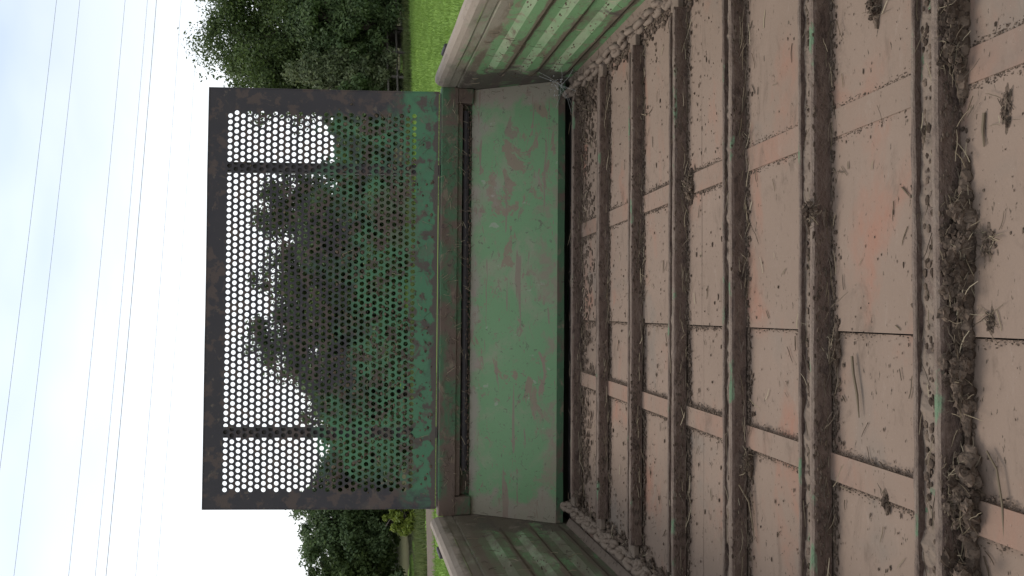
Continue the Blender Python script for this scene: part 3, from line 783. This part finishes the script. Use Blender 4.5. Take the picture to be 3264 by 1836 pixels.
# along the slats
for k, y in enumerate(SY[2:]):
    near = k <= 2; dense = 1.0
    # caked ridge of dung inside the channel
    n = 620
    for i in range(n):
        x = random.uniform(-.79, .92)
        if mnoise.noise((x * 3.2, k * 5.1, 1)) < random.uniform(-.75, .35): continue
        s_ = random.uniform(.002, .007); crumbs.lump((x, y + random.uniform(.022, .074), .0145), s_ * random.uniform(1, 1.7), s_ * .8, s_ * .65, 1, .45)
    for i in range(95):
        straws.straw((random.uniform(-.79, .92), y + random.uniform(.02, .08), .024), random.uniform(.02, .07), random.choice((0, math.pi)) + random.gauss(0, .45), random.uniform(.0004, .0009), .22, .08)
    # drift on the near side, against the leg
    for i in range(1300):
        x = random.uniform(-.79, .92); g_ = mnoise.noise((x * 2.7, k * 3.3, 7))
        if g_ < random.uniform(-.55, .5): continue
        s_ = random.uniform(.0012, .0042); crumbs.lump((x, y - abs(random.gauss(.001, .010)), on_floor(x) + s_ * .4), s_ * random.uniform(1, 2.4), s_, s_ * .7, 1, .45)
    for i in range(130):
        x = random.uniform(-.79, .92)
        straws.straw((x, y - abs(random.gauss(.01, .015)), .008 + random.uniform(0, .02)), random.uniform(.02, .07), random.choice((0, math.pi)) + random.gauss(0, .5), random.uniform(.0004, .0010), .25, .12)
    # far side of the far leg
    for i in range(700):
        x = random.uniform(-.79, .92)
        if mnoise.noise((x * 3, k * 2.2, 17)) < random.uniform(-.5, .4): continue
        s_ = random.uniform(.0008, .003); crumbs.lump((x, y + .094 + abs(random.gauss(0, .011)), on_floor(x) + s_ * .3), s_ * 1.6, s_, s_ * .7, 1, .45)
    # smears of dung stuck on the legs
    for i in range(900):
        x = random.uniform(-.79, .92)
        if mnoise.noise((x * 4, k * 2.9, 27)) < random.uniform(-.3, .6): continue
        s_ = random.uniform(.0008, .003); crumbs.lump((x, y - .001, random.uniform(.012, .046)), s_ * 2.2, s_ * .8, s_, 1, .45)
# along the wear strips and the centre seam
for (xa, xb, w) in ((.412, .352, .058), (-.328, -.288, .056), (-.041, -.041, 0)):
    for sgn in ((-1, 1) if w else (1,)):
        for i in range(3000 if w else 1600):
            y = random.uniform(.8, 3.5); xx = xa + (xb - xa) * (y - .9) / 2.4 + sgn * (w / 2) + sgn * abs(random.gauss(.001, .0065)) * (1 if w else random.choice((-.8, .3)))
            if mnoise.noise((xx * 5 + sgn, y * 3.4, 31)) < random.uniform(-.75, .35): continue
            s_ = random.uniform(.0005, .0019) * (1 if y < 2 else 1.4); crumbs.lump((xx, y, .0035), s_, s_ * 1.5, s_ * .8, 1, .45)
# beside the chains and heaped at the front end
for cxx, sg in ((.985, -1), (-.865, 1)):
    for i in range(900):
        y = random.uniform(1.9, 3.55); s_ = random.uniform(.003, .009)
        crumbs.lump((cxx + sg * abs(random.gauss(.0, .030)) - sg * .004, y, .006), s_ * 1.2, s_ * 1.3, s_ * .8, 1, .45)
    for i in range(60):
        straws.straw((cxx + sg * random.uniform(0, .05), random.uniform(1.9, 3.5), .012), random.uniform(.02, .06), random.uniform(0, 6.28), .0011, .3, .1)
for i in range(1500):
    x = random.uniform(XL + .03, XR - .03); y = 3.385 - abs(random.gauss(0, .085))
    if mnoise.noise((x * 3, y * 3, 41)) < random.uniform(-.7, .5): continue
    s_ = random.uniform(.003, .008); crumbs.lump((x, y, .004), s_ * random.uniform(1, 2.2), s_ * .8, s_ * .5, 1, .45)
for i in range(500):
    a = random.random(); x = XR - .03 - abs(random.gauss(0, .11)); y = 3.50 - abs(random.gauss(0, .16)); s_ = random.uniform(.004, .011)
    crumbs.lump((x, y, .008), s_ * 1.3, s_, s_ * .8, 1, .5)
    if i < 90: straws.straw((x, y, .02), random.uniform(.02, .07), random.uniform(0, 6.28), .0012, .4, .25)
for i in range(150):
    straws.straw((random.uniform(XL + .05, XR - .05), random.uniform(3.30, 3.56), .012), random.uniform(.02, .08), random.choice((0, 3.14)) + random.gauss(0, .7), random.uniform(.0008, .0016), .4, .25)
mud = MB()
for k, y in enumerate(SY[2:]):
    n, m_ = 170, 5
    for i in range(n + 1):
        x = -.785 + 1.70 * i / n
        for j in range(m_):
            f = j / (m_ - 1); hgt = .0135 + .006 * mnoise.noise((x * 5, k * 4.1, 2)) + .006 * mnoise.noise((x * 26, f * 2.5 + k, 6)) + .004 * mnoise.noise((x * 70, f * 5 + k, 8)) + .004 * abs(f - .5)
            mud.v.append((x, y + .0205 + f * .060, hgt))
    o_ = k * (n + 1) * m_
    for i in range(n):
        for j in range(m_ - 1):
            a = o_ + i * m_ + j; mud.f.append((a, a + m_, a + m_ + 1, a + 1))
mud.build('caked_mud', M['chain'], kind='stuff', label='dried mud caked in the channels of the slats', category='mud')
crumbs.build('dung_crumbs', M['dung'], kind='stuff', label='crumbs of dried dung scattered over the bed floor', category='dung')
straws.build('straw_litter', M['straw'], kind='stuff', label='short bits of straw caught along the slats', category='straw')
# wisps and bits stuck on the guard, the beam and the walls
stuckb, stucks = MB(), MB()
for i in range(700):
    x = random.uniform(GXL + .05, GXR - .05); h = abs(random.gauss(0, .30)) + .02
    if h > GH - .05 or mnoise.noise((x * 2.2, h * 2.2, 51)) < random.uniform(-.4, .6): continue
    p = gp(x, h, -.002); s_ = random.uniform(.002, .006); stuckb.lump(p, s_ * 1.5, s_ * .5, s_ * 1.2, 1, .5)
for i in range(420):                                              # dung plugging part of the holes
    r, c_ = random.randrange(0, 13), random.randrange(0, colsn)
    if mnoise.noise((c_ * .09, r * .11, 61)) < .02 + random.uniform(-.25, .25): continue
    x = hx0 + (0 if r % 2 else pitch / 2) + (c_ + .5) * pitch + random.uniform(-.004, .004); h = hz0 + (r + .5) * pitch + random.uniform(-.004, .004)
    stuckb.lump(gp(x, h, .001), .0085, .0025, .0085, 1, .5)
for i in range(170):
    x = random.uniform(GXL + .05, GXR - .05); h = abs(random.gauss(0, .25)) + .02
    p = gp(x, h, -.004); a = random.uniform(0, 6.28); L = random.uniform(.015, .055)
    q = p + Vector((math.cos(a) * L, 0, 0)) + gu * math.sin(a) * L - Vector((0, random.uniform(0, .006), 0)); stucks.tube([p, (p + q) / 2 + Vector((0, -.004, .004)), q], .0009, 3)
for i in range(260):
    x = random.uniform(XL + .05, XR - .05); z = random.uniform(.44, .565); p = Vector((x, 3.797, z)); a = random.uniform(0, 6.28); L = random.uniform(.012, .045)
    stucks.tube([p, p + Vector((math.cos(a) * L * .5, -.006, math.sin(a) * L * .5)), p + Vector((math.cos(a) * L, -.002, math.sin(a) * L))], .0009, 3)
for i in range(500):
    x = random.uniform(XL + .03, XR - .03); z = .42 + abs(random.gauss(0, .008)); stuckb.lump((x, 3.82 + random.uniform(-.006, .02), z + .004), .005, .003, .003, 1, .5)
for side, X in ((1, XR), (-1, XL)):                                # dung lying on the ledges of the fluted walls
    for zl in (.398, .263, .128):
        for i in range(60):
            y = random.uniform(2.0, 3.55)
            if mnoise.noise((y * 2.2, zl * 30, side * 5)) < random.uniform(-.5, .5): continue
            d = random.uniform(.0, .014); s_ = random.uniform(.0015, .0045); stuckb.lump((X - side * d, y, zl + .016 - d * 2), s_ * .8, s_ * 2.2, s_ * .7, 1, .5)
    for i in range(110):
        y = random.uniform(2.0, 3.75); z = random.uniform(.06, .52); p = Vector((X - side * .027, y, z)); a = random.gauss(1.57, .7); L = random.uniform(.01, .05)
        stucks.tube([p, p + Vector((-side * .003, math.cos(a) * L * .5, -math.sin(a) * L * .5)), p + Vector((0, math.cos(a) * L, -math.sin(a) * L))], .0009, 3)
stuckb.build('stuck_dung', M['dung'], kind='stuff', label='flecks of dried dung stuck on the guard and walls', category='dung')
stucks.build('stuck_straw', M['straw'], kind='stuff', label='wisps of straw stuck on the guard, beam and walls', category='straw')

# bigger clods, each its own
def clod(name, label, c, size, n, nst, cat='dung clod', spread=.6):
    b = MB(); x, y, z = c
    for i in range(int(n * 2.6)):
        s_ = random.uniform(.2, .85) ** 1.3
        p = (x + random.gauss(0, spread) * size[0] * .55, y + random.gauss(0, spread) * size[1] * .5, z + abs(random.gauss(0, .4)) * size[2])
        b.lump(p, min(size[0] * .28, .016) * s_, min(size[1] * .34, .012) * s_, size[2] * .5 * s_, 2, .6)
    nb = max(3, int(size[0] * 2.3 / .012))
    for i in range(nb):
        f = (i + .5) / nb * 2 - 1; e_ = math.sqrt(max(.08, 1 - f * f))
        b.lump((x + f * size[0] * 1.1, y + random.gauss(0, .08) * size[1], z * .55), .013, size[1] * .60 * e_ * random.uniform(.7, 1.15), size[2] * .55 * e_ * random.uniform(.7, 1.2), 2, .28)
    o = b.build(name, M['dung'], None, False, label=label, category=cat)
    s = MB()
    for i in range(int(nst * 2.0)):
        p = (x + random.uniform(-1, 1) * size[0] * .7, y + random.uniform(-1, 1) * size[1] * .6, z + random.uniform(0, 1.0) * size[2])
        s.straw(p, random.uniform(.010, .038), random.uniform(0, 6.28), random.uniform(.0003, .0008), .3, .3)
    if nst: s.build('straw', M['straw'], o)
    return o
S0, S1, S2, S3 = SY[3], SY[4], SY[5], SY[6]
clod('dung_clod', 'square dark clod of dung on the bare floor at the top edge of the photo', (.592, 1.385, .010), (.034, .018, .016), 14, 8)
clod('dung_clod', 'big strawy roll of dung against the nearest slat, beside the lower wear strip', (-.285, S0 - .022, .016), (.075, .034, .030), 34, 40)
clod('dung_clod', 'long crumbly heap of dung against the nearest slat, at the lower edge', (-.47, S0 - .022, .014), (.115, .030, .028), 42, 44)
clod('dung_clod', 'lumpy drift of dung along the middle of the nearest slat', (.09, S0 - .018, .016), (.150, .026, .030), 52, 46)
clod('dung_clod', 'thin dung drift on the nearest slat just below the centre seam', (-.10, S0 - .012, .014), (.090, .022, .026), 26, 26)
clod('dung_clod', 'tangle of dung and straw on the nearest slat, toward the top edge', (.47, S0 - .012, .016), (.110, .022, .030), 30, 36)
clod('dung_clod', 'dark matted clod straddling the second slat from the viewer', (.205, S1 + .010, .036), (.036, .024, .018), 18, 22)
clod('dung_clod', 'tuft of dung where the upper wear strip passes under the fourth slat', (.372, S3 - .035, .010), (.045, .030, .018), 18, 26)
clod('dung_clod', 'small dung tuft hanging below the lower wear strip, between the first two slats', (-.345, 1.366, .006), (.024, .012, .010), 9, 5)
clod('dung_clod', 'straw clump at the centre seam on the second slat', (-.07, S1 - .018, .008), (.040, .014, .014), 12, 16)
clod('dung_clod', 'flat brown dung patch close to the viewer, beside the upper wear strip', (.318, 1.075, .004), (.034, .016, .007), 12, 6)
clod('dung_clod', 'crumbly clod in front of the nearest slat near the centre seam', (-.012, 1.108, .004), (.018, .012, .009), 8, 8)
clod('dung_clod', 'dark pellet cluster in front of the nearest slat, above the centre seam', (.115, 1.112, .004), (.026, .016, .010), 9, 12)
clod('dung_clod', 'dung packed behind the third slat beside the lower wear strip', (-.372, S2 - .020, .010), (.030, .018, .018), 12, 14)
clod('dung_clod', 'clod pressed into the nearest slat channel, close to the bottom edge of the photo', (-.60, S0 + .045, .014), (.05, .016, .012), 14, 10)
clod('dung_clod', 'heap of mud and straw in the corner of the bed by the cobweb', (.93, 3.36, .012), (.085, .075, .030), 40, 34)
clod('dung_clod', 'straw-matted lump at the front end of the lower chain', (-.80, 3.36, .016), (.05, .03, .022), 18, 18)
def stalk(label, pts, r=.0022):
    b = MB(); b.tube([Vector(p) for p in pts], [r] * (len(pts) - 1) + [r * .4], 5)
    b.build('straw_stalk', M['straw'], label=label, category='straw')
stalk('brown split stalk lying between the first two slats, below the centre seam', [(-.085, 1.468, .006), (-.12, 1.462, .007), (-.16, 1.452, .006), (-.205, 1.446, .006)], .0028)
stalk('long thin stalk leaning off the third slat, below the lower wear strip', [(-.43, S2 - .01, .030), (-.47, 1.885, .012), (-.52, 1.875, .007), (-.56, 1.868, .006)], .0020)
stalk('dark upright stalk close to the viewer, beside the flat dung patch', [(.322, 1.118, .006), (.295, 1.120, .007), (.268, 1.119, .006)], .0026)
stalk('short pale straw between the first two slats, above the centre seam', [(.232, 1.316, .006), (.222, 1.305, .006), (.213, 1.296, .006)], .0016)
stalk('curved pale stalk around the big strawy roll of dung', [(-.215, S0 - .055, .008), (-.24, S0 - .075, .008), (-.29, S0 - .085, .008), (-.345, S0 - .086, .006)], .0018)
stalk('short bright straw beside the lower wear strip below the second slat', [(-.352, 1.505, .007), (-.354, 1.472, .007)], .0020)
stalk('bent straw hanging near the cobweb in the corner of the floor', [(.86, 3.30, .030), (.845, 3.27, .012), (.83, 3.25, .008)], .0022)

# cobweb over the front right corner
wb = MB(); hub = Vector((XR - .06, 3.45, .085))
ends = [Vector((XR - .004, 3.52, .17)), Vector((XR - .03, 3.58, .10)), Vector((XR - .13, 3.578, .075)), Vector((XR - .17, 3.48, .03)), Vector((XR - .11, 3.36, .035)), Vector((XR - .005, 3.38, .05)), Vector((XR - .004, 3.33, .12)), Vector((XR - .055, 3.55, .03)), Vector((XR - .20, 3.40, .03)), Vector((XR - .01, 3.44, .19))]
for e_ in ends: wb.tube([hub, (hub + e_) / 2 - Vector((0, 0, .006)), e_], .0007, 3)
for i in range(len(ends)):
    a, c_ = ends[i], ends[(i * 3 + 1) % len(ends)]
    if i % 2: wb.tube([hub.lerp(a, .5), hub.lerp(c_, random.uniform(.35, .6))], .0004, 3)
for i in range(24):
    p = hub + Vector((random.uniform(-.03, .05), random.uniform(-.03, .11), random.uniform(-.02, .03))); wb.lump(p, .003, .003, .003, 1, .5)
wb.build('cobweb', M['web'], label='grey dusty cobweb across the upper front corner of the bed', category='cobweb')
